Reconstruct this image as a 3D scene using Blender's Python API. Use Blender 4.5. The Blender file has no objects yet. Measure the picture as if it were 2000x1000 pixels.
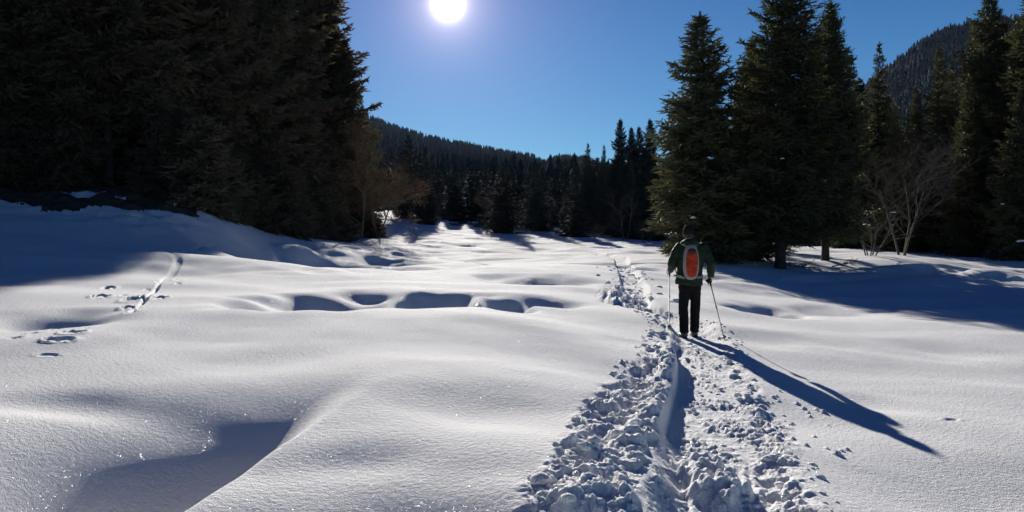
import bpy, bmesh, math, random
import numpy as np
from mathutils import Vector, Matrix

SC = bpy.context.scene
COL = SC.collection
R = math.radians
random.seed(7)
RNG = np.random.default_rng(7)

# ------------------------------------------------------------------ camera
F = 1511.0                       # focal length in pixels of the 2000 px wide photograph
PITCH = math.atan(31.0 / F)      # looking very slightly down
CAMZ = 1.6
cam_data = bpy.data.cameras.new('camera')
cam = bpy.data.objects.new('camera', cam_data)
COL.objects.link(cam)
cam.location = (0, 0, CAMZ)
cam.rotation_euler = (math.pi / 2 - PITCH, 0, 0)
cam_data.sensor_width = 36.0
cam_data.lens = 36.0 * F / 2000.0
cam_data.clip_start = 0.05
cam_data.clip_end = 6000
SC.camera = cam

def ray(px, py):
    a = (px - 1000.0) / F
    b = (500.0 - py) / F
    return Vector((a, math.cos(PITCH) + b * math.sin(PITCH), -math.sin(PITCH) + b * math.cos(PITCH)))

# ------------------------------------------------------------------ light
SUN = ray(875, 8).normalized()
SUN_EL = math.asin(SUN.z)
SUN_AZ = math.atan2(SUN.x, SUN.y)        # from +Y towards +X

world = bpy.data.worlds.new('World')
SC.world = world
world.use_nodes = True
nt = world.node_tree
nt.nodes.clear()
N = nt.nodes.new
L = nt.links.new
out = N('ShaderNodeOutputWorld')
sky = N('ShaderNodeTexSky')
sky.sky_type = 'NISHITA'
sky.sun_disc = False
sky.sun_elevation = SUN_EL
sky.sun_rotation = SUN_AZ
sky.altitude = 1600
sky.air_density = 1.0
sky.dust_density = 0.1
sky.ozone_density = 3.0
SKY_STRENGTH = 0.051
bg = N('ShaderNodeBackground')
bg.inputs['Strength'].default_value = SKY_STRENGTH
tint = N('ShaderNodeMix'); tint.data_type = 'RGBA'; tint.blend_type = 'MULTIPLY'
tint.inputs['Factor'].default_value = 1.0
L(sky.outputs['Color'], tint.inputs['A'])
tc = N('ShaderNodeTexCoord')
sep = N('ShaderNodeSeparateXYZ'); L(tc.outputs['Generated'], sep.inputs[0])
ramp = N('ShaderNodeValToRGB'); L(sep.outputs['Z'], ramp.inputs[0])     # clean high-altitude winter air: deeper blue towards the zenith
ramp.color_ramp.elements[0].position = 0.0; ramp.color_ramp.elements[0].color = (0.55, 0.85, 0.92, 1)
ramp.color_ramp.elements[1].position = 1.0; ramp.color_ramp.elements[1].color = (0.025, 0.08, 0.34, 1)
e_ = ramp.color_ramp.elements.new(0.30); e_.color = (0.25, 0.59, 0.88, 1)
e_ = ramp.color_ramp.elements.new(0.55); e_.color = (0.085, 0.235, 0.60, 1)
L(ramp.outputs['Color'], tint.inputs['B'])
L(tint.outputs['Result'], bg.inputs['Color'])
# the sun's disc and the bright aureole round it
dot = N('ShaderNodeVectorMath'); dot.operation = 'DOT_PRODUCT'
L(tc.outputs['Generated'], dot.inputs[0])
dot.inputs[1].default_value = SUN
def wmath(op, a, b=None, clamp=False):
    m = N('ShaderNodeMath'); m.operation = op; m.use_clamp = clamp
    for i, v in enumerate((a, b)):
        if v is None: continue
        if isinstance(v, (int, float)): m.inputs[i].default_value = v
        else: L(v, m.inputs[i])
    return m.outputs[0]
ang = wmath('MULTIPLY', wmath('ARCCOSINE', wmath('MINIMUM', dot.outputs['Value'], 1.0)), 57.29578)
def glow(width, strength, col, power=1.0):
    e = wmath('EXPONENT', wmath('MULTIPLY', wmath('POWER', wmath('DIVIDE', ang, width), power), -1.0))
    b = N('ShaderNodeBackground')
    b.inputs['Color'].default_value = (*col, 1)
    L(wmath('MULTIPLY', e, strength), b.inputs['Strength'])
    return b
b1 = glow(0.42, 12.0, (1, 0.92, 0.80), 1.25)
b2 = glow(1.6, 0.55, (1, 0.80, 0.74), 1.2)
b3 = glow(6.5, 0.16, (0.95, 0.68, 0.90), 1.1)
acc = bg
for b in (b1, b2, b3):
    a = N('ShaderNodeAddShader')
    L(acc.outputs[0], a.inputs[0]); L(b.outputs[0], a.inputs[1]); acc = a
L(acc.outputs[0], out.inputs['Surface'])

sun_data = bpy.data.lights.new('sun', 'SUN')
sun_data.energy = 5.0
sun_data.angle = R(0.5)
sun_data.color = (1.0, 0.945, 0.86)
sun_o = bpy.data.objects.new('sun', sun_data)
COL.objects.link(sun_o)
sun_o.location = (0, 0, 60)
sun_o.rotation_euler = SUN.to_track_quat('Z', 'Y').to_euler()

SC.view_settings.view_transform = 'Standard'
SC.view_settings.look = 'None'
SC.view_settings.exposure = 0.62
SC.view_settings.gamma = 1.0
SC.view_settings.use_curve_mapping = False
HAZE_DENSITY = 0.000022
SC.cycles.volume_bounces = 0
SC.cycles.max_bounces = 5
SC.cycles.diffuse_bounces = 3
SC.cycles.glossy_bounces = 2
SC.cycles.transmission_bounces = 2
SC.cycles.transparent_max_bounces = 8
SC.cycles.sample_clamp_indirect = 4

# ------------------------------------------------------------------ helpers
def mat(name, base, rough=0.8, spec=0.3, var=None, scale=5.0, bump=0.0, bump_scale=40.0, sheen=0.0, detail=4.0,
        metallic=0.0, objvar=0.0, trans=0.0):
    m = bpy.data.materials.new(name)
    m.use_nodes = True
    t = m.node_tree
    p = t.nodes['Principled BSDF']
    p.inputs['Base Color'].default_value = (*base, 1)
    p.inputs['Roughness'].default_value = rough
    p.inputs['Specular IOR Level'].default_value = spec
    p.inputs['Metallic'].default_value = metallic
    if sheen: p.inputs['Sheen Weight'].default_value = sheen
    tcn = t.nodes.new('ShaderNodeTexCoord')
    if var is not None:
        n = t.nodes.new('ShaderNodeTexNoise')
        n.inputs['Scale'].default_value = scale
        n.inputs['Detail'].default_value = detail
        t.links.new(tcn.outputs['Object'], n.inputs['Vector'])
        mx = t.nodes.new('ShaderNodeMix'); mx.data_type = 'RGBA'
        cr = t.nodes.new('ShaderNodeMapRange')
        cr.inputs['From Min'].default_value = 0.35; cr.inputs['From Max'].default_value = 0.65
        t.links.new(n.outputs['Fac'], cr.inputs['Value'])
        t.links.new(cr.outputs['Result'], mx.inputs['Factor'])
        mx.inputs['A'].default_value = (*base, 1)
        mx.inputs['B'].default_value = (*var, 1)
        src = mx.outputs['Result']
        if objvar:
            oi = t.nodes.new('ShaderNodeObjectInfo')
            hv = t.nodes.new('ShaderNodeHueSaturation')
            mr = t.nodes.new('ShaderNodeMapRange')
            mr.inputs['To Min'].default_value = 1 - objvar; mr.inputs['To Max'].default_value = 1 + objvar
            t.links.new(oi.outputs['Random'], mr.inputs['Value'])
            t.links.new(mr.outputs['Result'], hv.inputs['Value'])
            t.links.new(src, hv.inputs['Color'])
            src = hv.outputs['Color']
        t.links.new(src, p.inputs['Base Color'])
    if bump:
        n2 = t.nodes.new('ShaderNodeTexNoise')
        n2.inputs['Scale'].default_value = bump_scale
        n2.inputs['Detail'].default_value = 3
        t.links.new(tcn.outputs['Object'], n2.inputs['Vector'])
        bp = t.nodes.new('ShaderNodeBump')
        bp.inputs['Strength'].default_value = bump
        bp.inputs['Distance'].default_value = 0.02
        t.links.new(n2.outputs['Fac'], bp.inputs['Height'])
        t.links.new(bp.outputs['Normal'], p.inputs['Normal'])
    return m

def mesh_np(name, verts, faces, smooth=False, mat_=None):
    """verts (n,3) array; faces (m,3) or (m,4) array or list of such arrays."""
    if not isinstance(faces, list): faces = [faces]
    faces = [f for f in faces if len(f)]
    me = bpy.data.meshes.new(name)
    verts = np.asarray(verts, dtype=np.float32)
    me.vertices.add(len(verts))
    me.vertices.foreach_set('co', verts.ravel())
    loops = np.concatenate([f.ravel() for f in faces]).astype(np.int32)
    counts = np.concatenate([np.full(len(f), f.shape[1], dtype=np.int32) for f in faces])
    starts = np.concatenate([[0], np.cumsum(counts)[:-1]]).astype(np.int32)
    me.loops.add(len(loops))
    me.loops.foreach_set('vertex_index', loops)
    me.polygons.add(len(counts))
    me.polygons.foreach_set('loop_start', starts)
    me.polygons.foreach_set('loop_total', counts)
    if smooth:
        me.polygons.foreach_set('use_smooth', np.ones(len(counts), dtype=bool))
    me.update(calc_edges=True)
    if mat_: me.materials.append(mat_)
    return me

def link(name, me, parent=None, loc=None):
    o = bpy.data.objects.new(name, me)
    COL.objects.link(o)
    if parent is not None: o.parent = parent
    if loc is not None: o.location = loc
    return o

def tag(o, label=None, cat=None, group=None, kind=None):
    if label: o['label'] = label
    if cat: o['category'] = cat
    if group: o['group'] = group
    if kind: o['kind'] = kind
    return o

# noise in numpy
def _hash(ix, iy, seed):
    h = (ix.astype(np.int64) * 374761393 + iy.astype(np.int64) * 668265263 + seed * 974711) & 0xffffffff
    h = ((h ^ (h >> 13)) * 1274126177) & 0xffffffff
    h = ((h ^ (h >> 16)) * 2246822519) & 0xffffffff
    return ((h ^ (h >> 15)) & 0xffffff) / float(0x1000000)

def noise(x, y, seed=0):
    ix = np.floor(x); iy = np.floor(y)
    fx = x - ix; fy = y - iy
    ux = fx * fx * fx * (fx * (fx * 6 - 15) + 10); uy = fy * fy * fy * (fy * (fy * 6 - 15) + 10)
    def g(dx, dy):
        a = _hash(ix + dx, iy + dy, seed) * 2 * np.pi
        return np.cos(a) * (fx - dx) + np.sin(a) * (fy - dy)
    n0 = g(0, 0) * (1 - ux) + g(1, 0) * ux
    n1 = g(0, 1) * (1 - ux) + g(1, 1) * ux
    return (n0 * (1 - uy) + n1 * uy) * 1.5

def fbm(x, y, seed=0, octv=4, gain=0.5):
    s = 0; a = 1.0
    for i in range(octv):
        s = s + a * noise(x * 2 ** i + 17.3 * i, y * 2 ** i - 9.1 * i, seed + i)
        a *= gain
    return s

def domes(x, y, cell, seed, keep=0.8):
    """rounded lumps: the highest of the hemispheres scattered one per cell."""
    gx = x / cell; gy = y / cell
    ix = np.floor(gx); iy = np.floor(gy)
    best = np.zeros_like(x)
    for dx in (-1, 0, 1):
        for dy in (-1, 0, 1):
            cx = ix + dx; cy = iy + dy
            px = cx + _hash(cx, cy, seed); py = cy + _hash(cx, cy, seed + 1)
            r = 0.35 + 0.5 * _hash(cx, cy, seed + 2)
            k = _hash(cx, cy, seed + 3) < keep
            a = _hash(cx, cy, seed + 4) * np.pi
            ux = (gx - px) * np.cos(a) + (gy - py) * np.sin(a)
            uy = -(gx - px) * np.sin(a) + (gy - py) * np.cos(a)
            d2 = (ux * ux + uy * uy * 1.5) / (r * r)
            hgt = np.where(k, np.clip(1 - d2, 0, 1) ** .7 * r, 0)
            best = np.maximum(best, hgt)
    return best

def smooth(a, b, x):
    t = np.clip((x - a) / (b - a), 0, 1)
    return t * t * (3 - 2 * t)

# ------------------------------------------------------------------ the snowfield
CP = [  # (px, py, distance) seen points of the untrodden snow
    (1000, 1000, 3.85), (300, 1000, 3.85), (600, 800, 5.93), (100, 800, 5.95), (600, 700, 7.85), (600, 620, 10.5),
    (600, 598, 12.0), (600, 560, 16.8), (600, 525, 26), (500, 505, 35), (100, 620, 10.5), (0, 550, 15.5), (250, 545, 18),
    (0, 480, 22), (100, 402, 32), (300, 412, 33), (450, 445, 36), (550, 457, 45), (650, 468, 58), (740, 457, 75),
    (760, 428, 105), (860, 430, 112), (950, 440, 105), (1000, 456, 88), (1080, 452, 95), (1150, 470, 72), (1250, 480, 62),
    (1300, 497, 46), (1000, 520, 30), (1000, 480, 60), (1000, 560, 18), (1000, 600, 13), (1200, 620, 12.8), (1000, 700, 8.2),
    (1240, 595, 15.8), (1240, 540, 25), (1215, 502, 42), (1520, 524, 39), (1380, 506, 41), (1760, 497, 49), (1900, 492, 56),
    (2000, 492, 56), (1900, 640, 15), (1900, 580, 26), (1900, 720, 10.8), (1500, 620, 16), (1430, 680, 11.0),
    (1500, 570, 26), (1700, 545, 32), (1900, 900, 6.2), (1650, 800, 7.75), (1600, 1000, 4.4), (1900, 1000, 5.1),
    (820, 455, 80), (900, 470, 66), (250, 392, 60), (250, 384, 85), (330, 398, 50), (1700, 515, 41), (1950, 530, 38),
]
PX, PY, PZ = [], [], []
for px, py, Y in CP:
    d = ray(px, py); t = Y / d.y
    PX.append(d.x * t); PY.append(Y); PZ.append(CAMZ + d.z * t)
for x, y, z in [(-8, 0, .3), (0, -3, .2), (8, 0, -.1), (-8, -15, .3), (8, -15, 0), (-30, 0, 1.5), (30, 0, .3), (-30, 18, 2.6),
                (30, 18, .3), (-60, 40, 6), (50, 45, 1.0), (-60, 100, 10), (-20, 150, 7), (20, 150, 5.5), (70, 100, 3),
                (60, 160, 6), (-60, 200, 12), (0, 230, 10), (70, 230, 10), (0, -40, 0), (-40, -40, 1), (40, -40, 1),
                (20, 75, 1.4), (35, 75, 1.5), (25, 110, 3)]:
    PX.append(x); PY.append(y); PZ.append(z)
PX, PY, PZ = map(np.array, (PX, PY, PZ))
def warp(x, y):
    w = 0.5 * (y + np.sqrt(y * y + 16)) + 6
    return x / w * 1.3, np.log(w)
def tps(r2): return 0.5 * r2 * np.log(r2 + 1e-12)
CU, CV = warp(PX, PY)
# heights are fitted relative to the warp scale so far points do not swamp near ones
CS = 0.5 * (PY + np.sqrt(PY * PY + 16)) + 6
n = len(CU)
A = np.zeros((n + 3, n + 3))
A[:n, :n] = tps((CU[:, None] - CU) ** 2 + (CV[:, None] - CV) ** 2) + np.eye(n) * 3e-4
A[:n, n] = A[n, :n] = 1; A[:n, n + 1] = A[n + 1, :n] = CU; A[:n, n + 2] = A[n + 2, :n] = CV
W = np.linalg.solve(A, np.concatenate([PZ / CS, [0, 0, 0]]))
def base(x, y):
    x = np.asarray(x, float); y = np.asarray(y, float)
    yc = np.clip(y, -40, 250)
    s = 0.5 * (yc + np.sqrt(yc * yc + 16)) + 6
    xc = np.clip(x, -1.6 * s, 1.6 * s)
    u, v = warp(xc, yc)
    z = W[n] + W[n + 1] * u + W[n + 2] * v
    for i in range(n):
        z = z + W[i] * tps((u - CU[i]) ** 2 + (v - CV[i]) ** 2)
    return z * s

def hit(px, py, fn=base):
    """where the line of sight through a pixel meets the smooth ground."""
    d = ray(px, py)
    prev = 2.0; t = 2.0
    while t < 200:
        p = d * t
        if CAMZ + p.z < float(fn(p.x, p.y)): break
        prev = t; t *= 1.02
    a, b = prev, t
    for _ in range(18):
        m = (a + b) / 2; p = d * m
        if CAMZ + p.z < float(fn(p.x, p.y)): b = m
        else: a = m
    p = d * b
    return p.x, p.y

# trodden path: centre line X(Y), half widths
far = [hit(1238, 590), hit(1240, 560), hit(1222, 525), hit(1212, 503), hit(1160, 490)]
far.sort(key=lambda p: p[1])
PC = [(-40, -6), (-5, -1.2), (0, -.1), (4.55, 1.05), (6.05, 1.42), (8.3, 2.02), (10.5, 2.50), (12.66, 2.95), (14.0, 2.98), (15.0, 2.78)]
PC = [p for p in PC] + [(y, x) for x, y in far if y > 15.3]
PCY = np.array([p[0] for p in PC]); PCX = np.array([p[1] for p in PC])
def path_x(y):
    s = 0
    for o in (-.5, -.25, 0, .25, .5):
        s = s + np.interp(y + o, PCY, PCX)
    return s / 5

# hollows: (px, py, half width m, half length m, depth m, power, turn deg)
PITS = [
    (625, 584, 1.35, 1.7, .46, 3, -6), (715, 590, .5, .9, .24, 2.5, -20),
    (845, 582, .85, 1.6, .52, 4, 0), (990, 590, .45, 1.1, .36, 3, 10), (1062, 588, .65, .8, .24, 2.5, 25),
    (1060, 543, 1.9, 1.6, .34, 3, 0), (640, 523, 1.6, 1.6, .30, 2.5, 0), (745, 511, 1.5, 2.0, .36, 2.5, 0),
    (105, 618, .75, 1.0, .27, 2.1, 8), (1500, 606, .75, 1.5, .36, 3, -10), (1620, 604, 1.2, 1.2, .18, 2.5, 0),
    
    (150, 790, .8, .4, .07, 2, 0), (730, 1010, 1.0, 1.0, .31, 2, -8),
    (1500, 665, 1.0, .9, .08, 2.2, 0), (1700, 790, .5, .5, .045, 2, 0), (1830, 680, .7, .8, .07, 2, 10),
    (950, 790, 1.0, .6, .06, 2, 0), (500, 700, .9, .9, .05, 2, 15), (330, 660, .6, .7, .05, 2, 0),
    (1020, 632, 1.4, .8, -.07, 2, 0), (470, 632, 1.3, 1.1, .06, 2, 0),
    (1460, 566, 1.7, 1.6, -.20, 2.2, 0), (1790, 530, 3.0, 1.6, -.40, 2.5, 0), (1930, 545, 1.3, 1.2, -.4, 2.5, 0), (1610, 545, 1.6, 1.2, .25, 2.5, 0),
    (590, 500, 1.1, 1.6, -.5, 2.5, 0), (660, 497, 1.2, 1.6, -.35, 2.5, 0),
    (1400, 545, 1.6, 2.0, -.18, 2.5, 0),
    (430, 520, 4.0, 2.2, -.25, 2.5, 0),
]
# hoof and paw prints, and a dragged furrow
PRINTS = [(212, 561, .10, .14, .12), (197, 580, .11, .15, .14), (313, 583, .09, .15, .12), (348, 551, .09, .17, .10), (350, 558, .07, .1, .08),
          (143, 656, .105, .11, .10), (116, 672, .13, .10, .09), (266, 584, .12, .32, .16), (252, 598, .09, .12, .10), (255, 609, .07, .06, .06),
          (25, 667, .09, .08, .05), (70, 652, .07, .05, .04), (115, 638, .05, .05, .04), (95, 697, .10, .04, .04), (305, 555, .05, .08, .06),
          (285, 565, .06, .1, .06), (240, 578, .05, .06, .05), (170, 640, .04, .04, .03), (1858, 828, .07, .03, .03),
          (1780, 487, .2, .4, .25)]
TRAILS = [  # pixel polylines of narrow grooves
    ([(256, 607), (275, 593), (300, 570), (312, 556), (322, 545)], .035, .10),
    ([(0, 668), (60, 655), (110, 641), (150, 632)], .05, .035),
    ([(785, 478), (793, 460), (783, 446), (790, 432)], .25, .10), ([(803, 478), (809, 460), (799, 446), (800, 432)], .25, .10),
    ([(830, 497), (900, 507), (960, 518)], .07, .10),
    ([(322, 545), (350, 522), (330, 505), (420, 478)], .09, .04),
]
PITW = [(*hit(p[0], p[1]), *p[2:]) for p in PITS]
PRW = [(*hit(p[0], p[1]), *p[2:]) for p in PRINTS]
TRW = []
for pts, w, dp in TRAILS:
    TRW.append(([hit(*p) for p in pts], w, dp))

# small far hummocks between Y 35 and 100 in the clearing
VL = [hit(285, 958), hit(450, 872), hit(640, 765), hit(760, 710)]
VLX = np.array([v[0] for v in VL]); VLY = np.array([v[1] for v in VL])
VLP = np.polyfit(VLY, VLX, 2)
HUM = []
rh = random.Random(4)
for i in range(90):
    y = rh.uniform(30, 105); x = rh.uniform(-.17, .22) * y
    HUM.append((x, y, rh.uniform(.5, 1.8), rh.uniform(.5, 1.1), rh.choice([-1, -1, 1]) * rh.uniform(.06, .2)))

def box_mask(x, y, cx, cy, r): return (np.abs(x - cx) < r) & (np.abs(y - cy) < r)

def height(x, y, detail=True):
    x = np.asarray(x, float); y = np.asarray(y, float)
    shp = x.shape
    x = x.ravel(); y = y.ravel()
    b = base(x, y)
    # soft wind-packed swells
    wx = x + .8 * noise(x * .23, y * .23, 5); wy = y + .8 * noise(x * .23, y * .23, 9)
    near = np.exp(-np.clip(y, 0, None) / 60)
    h = b + .085 * noise(wx * .33, wy * .42, 21) + .008 * noise(wx * .9, wy * 1.1, 22) * near
    h = h + smooth(22, 45, y) * (.16 * noise(wx * .16, wy * .22, 31) + .07 * noise(wx * .45, wy * .6, 33))
    h = h + .0035 * noise(x * 2.1, y * 2.6, 41) * near
    for cx, cy, rx, ry, dp, pw, turn in PITW:
        R_ = 2.2 * max(rx, ry)
        m = box_mask(x, y, cx, cy, R_)
        if not m.any(): continue
        c, s = math.cos(R(turn)), math.sin(R(turn))
        X = (x[m] - cx); Y = (y[m] - cy)
        wob = 1 + .30 * noise(x[m] * 1.1, y[m] * 1.1, 77)
        u = (X * c + Y * s) / rx * wob; v = (-X * s + Y * c) / ry * wob
        r = np.sqrt(u * u + v * v)
        h[m] -= dp * np.exp(-(r / .86) ** pw)
    # the long hollow in the left foreground: abrupt bank on its right, slowly rising floor
    m = (x > -5) & (x < 0) & (y > 3) & (y < 9.5)
    if m.any():
        X = x[m]; Y = y[m]
        xr = np.polyval(VLP, np.clip(Y, 3, 8.5)) + .04 * noise(Y * .8, Y * 0, 402)
        tY = np.clip((Y - VLY[0]) / 3.1, 0, 1)
        dep = .80 * (1 - tY) ** 1.6 * smooth(VLY[0] - .42, VLY[0] + .05, Y)
        g = smooth(xr + .28, xr - .16, X) * smooth(xr - 1.7 - .9 * tY, xr - .05 - .2 * tY, X)
        h[m] -= dep * g
    for cx, cy, rx, ry, dp in PRW:
        m = box_mask(x, y, cx, cy, 3 * max(rx, ry))
        if not m.any(): continue
        X = x[m] - cx; Y = y[m] - cy
        a = noise(x[m] * 9, y[m] * 9, 5) * .25
        r = np.sqrt((X / rx) ** 2 + (Y / ry) ** 2) + a
        h[m] -= dp * np.exp(-np.clip(r, 0, 9) ** 4) - .22 * dp * np.exp(-((r - 1.45) / .35) ** 2)
    for pts, w, dp in TRW:
        for (ax, ay), (bx, by) in zip(pts[:-1], pts[1:]):
            L2 = math.hypot(bx - ax, by - ay)
            m = box_mask(x, y, (ax + bx) / 2, (ay + by) / 2, L2 / 2 + 4 * w)
            if not m.any(): continue
            X = x[m] - ax; Y = y[m] - ay
            t = np.clip((X * (bx - ax) + Y * (by - ay)) / (L2 * L2), 0, 1)
            d = np.hypot(X - t * (bx - ax), Y - t * (by - ay)) / w
            k = dp * (.75 + .5 * noise(x[m] * 1.5 / w * .2, y[m] * 1.5 / w * .2, 8))
            hole = h[m] - k * np.exp(-d ** 4)
            h[m] = np.minimum(h[m], np.maximum(hole, b[m] - dp * 1.6)) + .25 * k * np.exp(-((d - 1.5) / .4) ** 2) * .5
    for cx, cy, rx, ry, dp in HUM:
        m = box_mask(x, y, cx, cy, 2.4 * max(rx, ry))
        if not m.any(): continue
        r = np.sqrt(((x[m] - cx) / rx) ** 2 + ((y[m] - cy) / ry) ** 2)
        h[m] += dp * np.exp(-r ** 3)
    # forest floor is rougher
    s = x + .082 * y
    fl = smooth(-9.5, -13, s) * smooth(26, 34, y)
    h = h + fl * (.22 * noise(x * .8, y * .8, 61) + .12 * noise(x * 2.1, y * 2.1, 62))
    # ---- the path
    m = (np.abs(x - path_x(y)) < 2.2) & (y > -6) & (y < 75)
    if m.any():
        X = x[m]; Y = y[m]
        d = X - path_x(Y)
        jl = .10 * noise(Y * 1.6, Y * 0 + 3.3, 91) + .04 * noise(Y * 5, Y * 0, 92)
        jr = .12 * noise(Y * 1.4, Y * 0 + 8.3, 93) + .05 * noise(Y * 5, Y * 0, 94)
        k = smooth(19, 14.0, Y)                    # the deep trench near the camera
        deep = smooth(10.9, 9.6, Y)
        wl = .22 + .10 * (1 - deep) + jl * .35 * (1 - smooth(11, 9.8, Y) * smooth(5.6, 6.6, Y)) # inner left edge of the floor
        wr = .30 + .12 * smooth(10, 8, Y) + jr * .5
        ol = .50 + .42 * smooth(11.5, 6.5, Y) + jl    # outer limits of the broken snow
        orr = .40 + .30 * smooth(11.5, 6, Y) + jr
        floor = np.where(Y < 40, 0, 0) + 0 * Y
        hb = h[m]
        fl0 = k * (.015 * noise(X * 1.7, Y * 1.2, 71)) + (1 - k) * (hb - .20 * smooth(75, 30, Y))
        fl0 = k * fl0 + (1 - k) * fl0
        # lumps
        wX = X + .05 * noise(X * 7, Y * 7, 301) + .02 * noise(X * 19, Y * 19, 303); wY = Y + .05 * noise(X * 7, Y * 7, 302) + .02 * noise(X * 19, Y * 19, 304)
        n1 = domes(wX, wY, .24, 101, .8); n2 = domes(wX, wY, .115, 111, .7); n3 = domes(wX, wY, .055, 121, .7); n4 = domes(X, Y, .024, 131, .6)
        fr = fbm(X * 9, Y * 9, 140, 4, .6)
        lump = .088 * n1 + .060 * n2 + .030 * n3 + .010 * n4 + .008 * fr
        dint = domes(X + 3, Y, .17, 151, .45)
        inL = smooth(-wl - .03, -wl - .11, d) * smooth(-ol - .10, -ol + .12, d)
        inR = smooth(wr - .06, wr + .16, d) * smooth(orr + .14, orr - .12, d)
        fmask = smooth(-wl - .05, -wl + .02, d) * smooth(wr + .14, wr - .06, d)
        strength = np.where(Y < 14, 1.0, .75) * smooth(75, 40, Y)
        hb = hb + .10 * np.exp(-((d + wl + .13) / .13) ** 2) * smooth(11.2, 10, Y) * smooth(5.2, 6.2, Y)
        # trench shape
        side = np.maximum(smooth(-wl + .24 * smooth(6.3, 5.5, Y) + .2 * smooth(10.6, 11.3, Y), -wl - .055 - .1 * smooth(6.3, 5.5, Y), d), smooth(wr, wr + .35, d))
        cut = fl0 + (hb - fl0) * side
        hh = np.where(Y < 16, cut, hb - .16 * fmask * smooth(75, 30, Y))
        kk = smooth(16.5, 15.0, Y)
        hh = kk * cut + (1 - kk) * (hb - .16 * fmask * smooth(75, 30, Y))
        bermL = .5 + .5 * smooth(14, 9, Y)
        hh = hh + inL * strength * (lump * .72 * bermL - .03 - .07 * dint) + inR * strength * (lump * .65 - .03 - .06 * dint)
        rX = wX * .8 + wY * .6; rY = wY * .8 - wX * .6 + .04 * noise(X * 4, Y * 4, 306)
        fbump = domes(rX, rY, .10, 161, .45); fb2 = domes(rX, rY, .045, 171, .6)
        rough = smooth(-.15, .25, noise(X * 2.2, Y * 1.3, 181))
        hh = hh + fmask * (rough * (.026 * fbump + .022 * fb2 + .014 * n4) + .010 * fr + .006 * np.sin(d * 75) * smooth(.0, .2, noise(X * 3, Y * .9, 191)) * smooth(6.2, 5.4, Y))
        # block of snow lying in the slot close to the camera
        bx = 1.28; by = 4.95
        q = np.sqrt(((X - bx) / .22) ** 2 + ((Y - by) / .55) ** 2) + .25 * noise(X * 6, Y * 6, 201)
        hh = hh + .10 * smooth(1.1, .4, q) + smooth(1.1, .7, q) * (.05 * n2 + .03 * n3)
        # tramped area round the walker's feet
        q = np.hypot((X - 2.93) * 1.3, Y - 12.45)
        flat = smooth(.55, .38, q)
        hh = hh * (1 - flat) + flat * 0.0
        # kicked-up ragged snow further along
        q2 = smooth(15.2, 16, Y) * smooth(22, 17.5, Y) * smooth(.75, .2, np.abs(d + .25))
        hh = hh + q2 * (.26 * n1 + .08 * n2 - .04) * 1.0
        if not detail: hh = cut
        h[m] = hh
    # crumbs thrown onto the smooth snow on the right
    for cx, cy, r in CR:
        m = box_mask(x, y, cx, cy, 3 * r)
        if m.any():
            q = np.hypot(x[m] - cx, y[m] - cy) / r + .3 * noise(x[m] * 12, y[m] * 12, 3)
            h[m] += r * .8 * smooth(1.1, .2, q)
    return h.reshape(shp)

CR = []
rc = random.Random(12)
for i in range(60):
    y = rc.uniform(4.5, 13)
    sd = rc.choice([-1, 1, 1])
    xx = float(path_x(np.array([y]))[0]) + sd * ((rc.uniform(.75, 1.25 if sd > 0 else .95)) if y < 9 else rc.uniform(.5, .8))
    CR.append((xx, y, rc.uniform(.012, .042)))
def Hh(x, y): return float(height(np.array([x]), np.array([y]))[0])

# rows: dense where the picture is dense
def wfun(y): return 0.5 * (y + np.sqrt(y * y + 16)) + 1
rows = list(-np.geomspace(45, 3.0, 22)) + list(np.linspace(-2.6, 2.9, 22))
sy = np.arange(1030, 525, -1.45)
rows += list((CAMZ - 0.2) * F / (sy - 455))
rows = [r for r in rows if r < 24]
sy2 = np.geomspace(rows[-1] * 1.012, 110, 260)
rows += list(sy2) + list(np.geomspace(113, 420, 40))
rows = np.array(sorted(rows))
def band(a, b, step): return list(np.arange(a, b, step))
cols = list(-np.geomspace(6, .72, 26)) + [(p - 1000) / F for p in band(-80, 1030, 3.0)] + [(p - 1000) / F for p in band(1030, 1620, 1.35)] \
    + [(p - 1000) / F for p in band(1620, 2090, 2.8)] + list(np.geomspace(.735, 6, 26))
cols = np.array(cols)
GX = cols[None, :] * (wfun(rows)[:, None])
# keep the dense column band on the path: column coordinate is X / w(Y), w ~ Y + 1
fix = rows / wfun(rows)
GY = np.repeat(rows[:, None], len(cols), 1)
GX = cols[None, :] * wfun(rows)[:, None]
# pull columns so that near the camera they stay at constant viewing angle
kx = np.where(rows > 1.5, np.maximum(rows, 1.5), 0)
ax = smooth(1.0, 3.0, rows)
GX = cols[None, :] * (ax * rows + (1 - ax) * wfun(rows))[:, None]
GZ = height(GX, GY)
nr, nc = GX.shape
idx = np.arange(nr * nc).reshape(nr, nc)
quads = np.stack([idx[:-1, :-1], idx[:-1, 1:], idx[1:, 1:], idx[1:, :-1]], -1).reshape(-1, 4)

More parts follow.
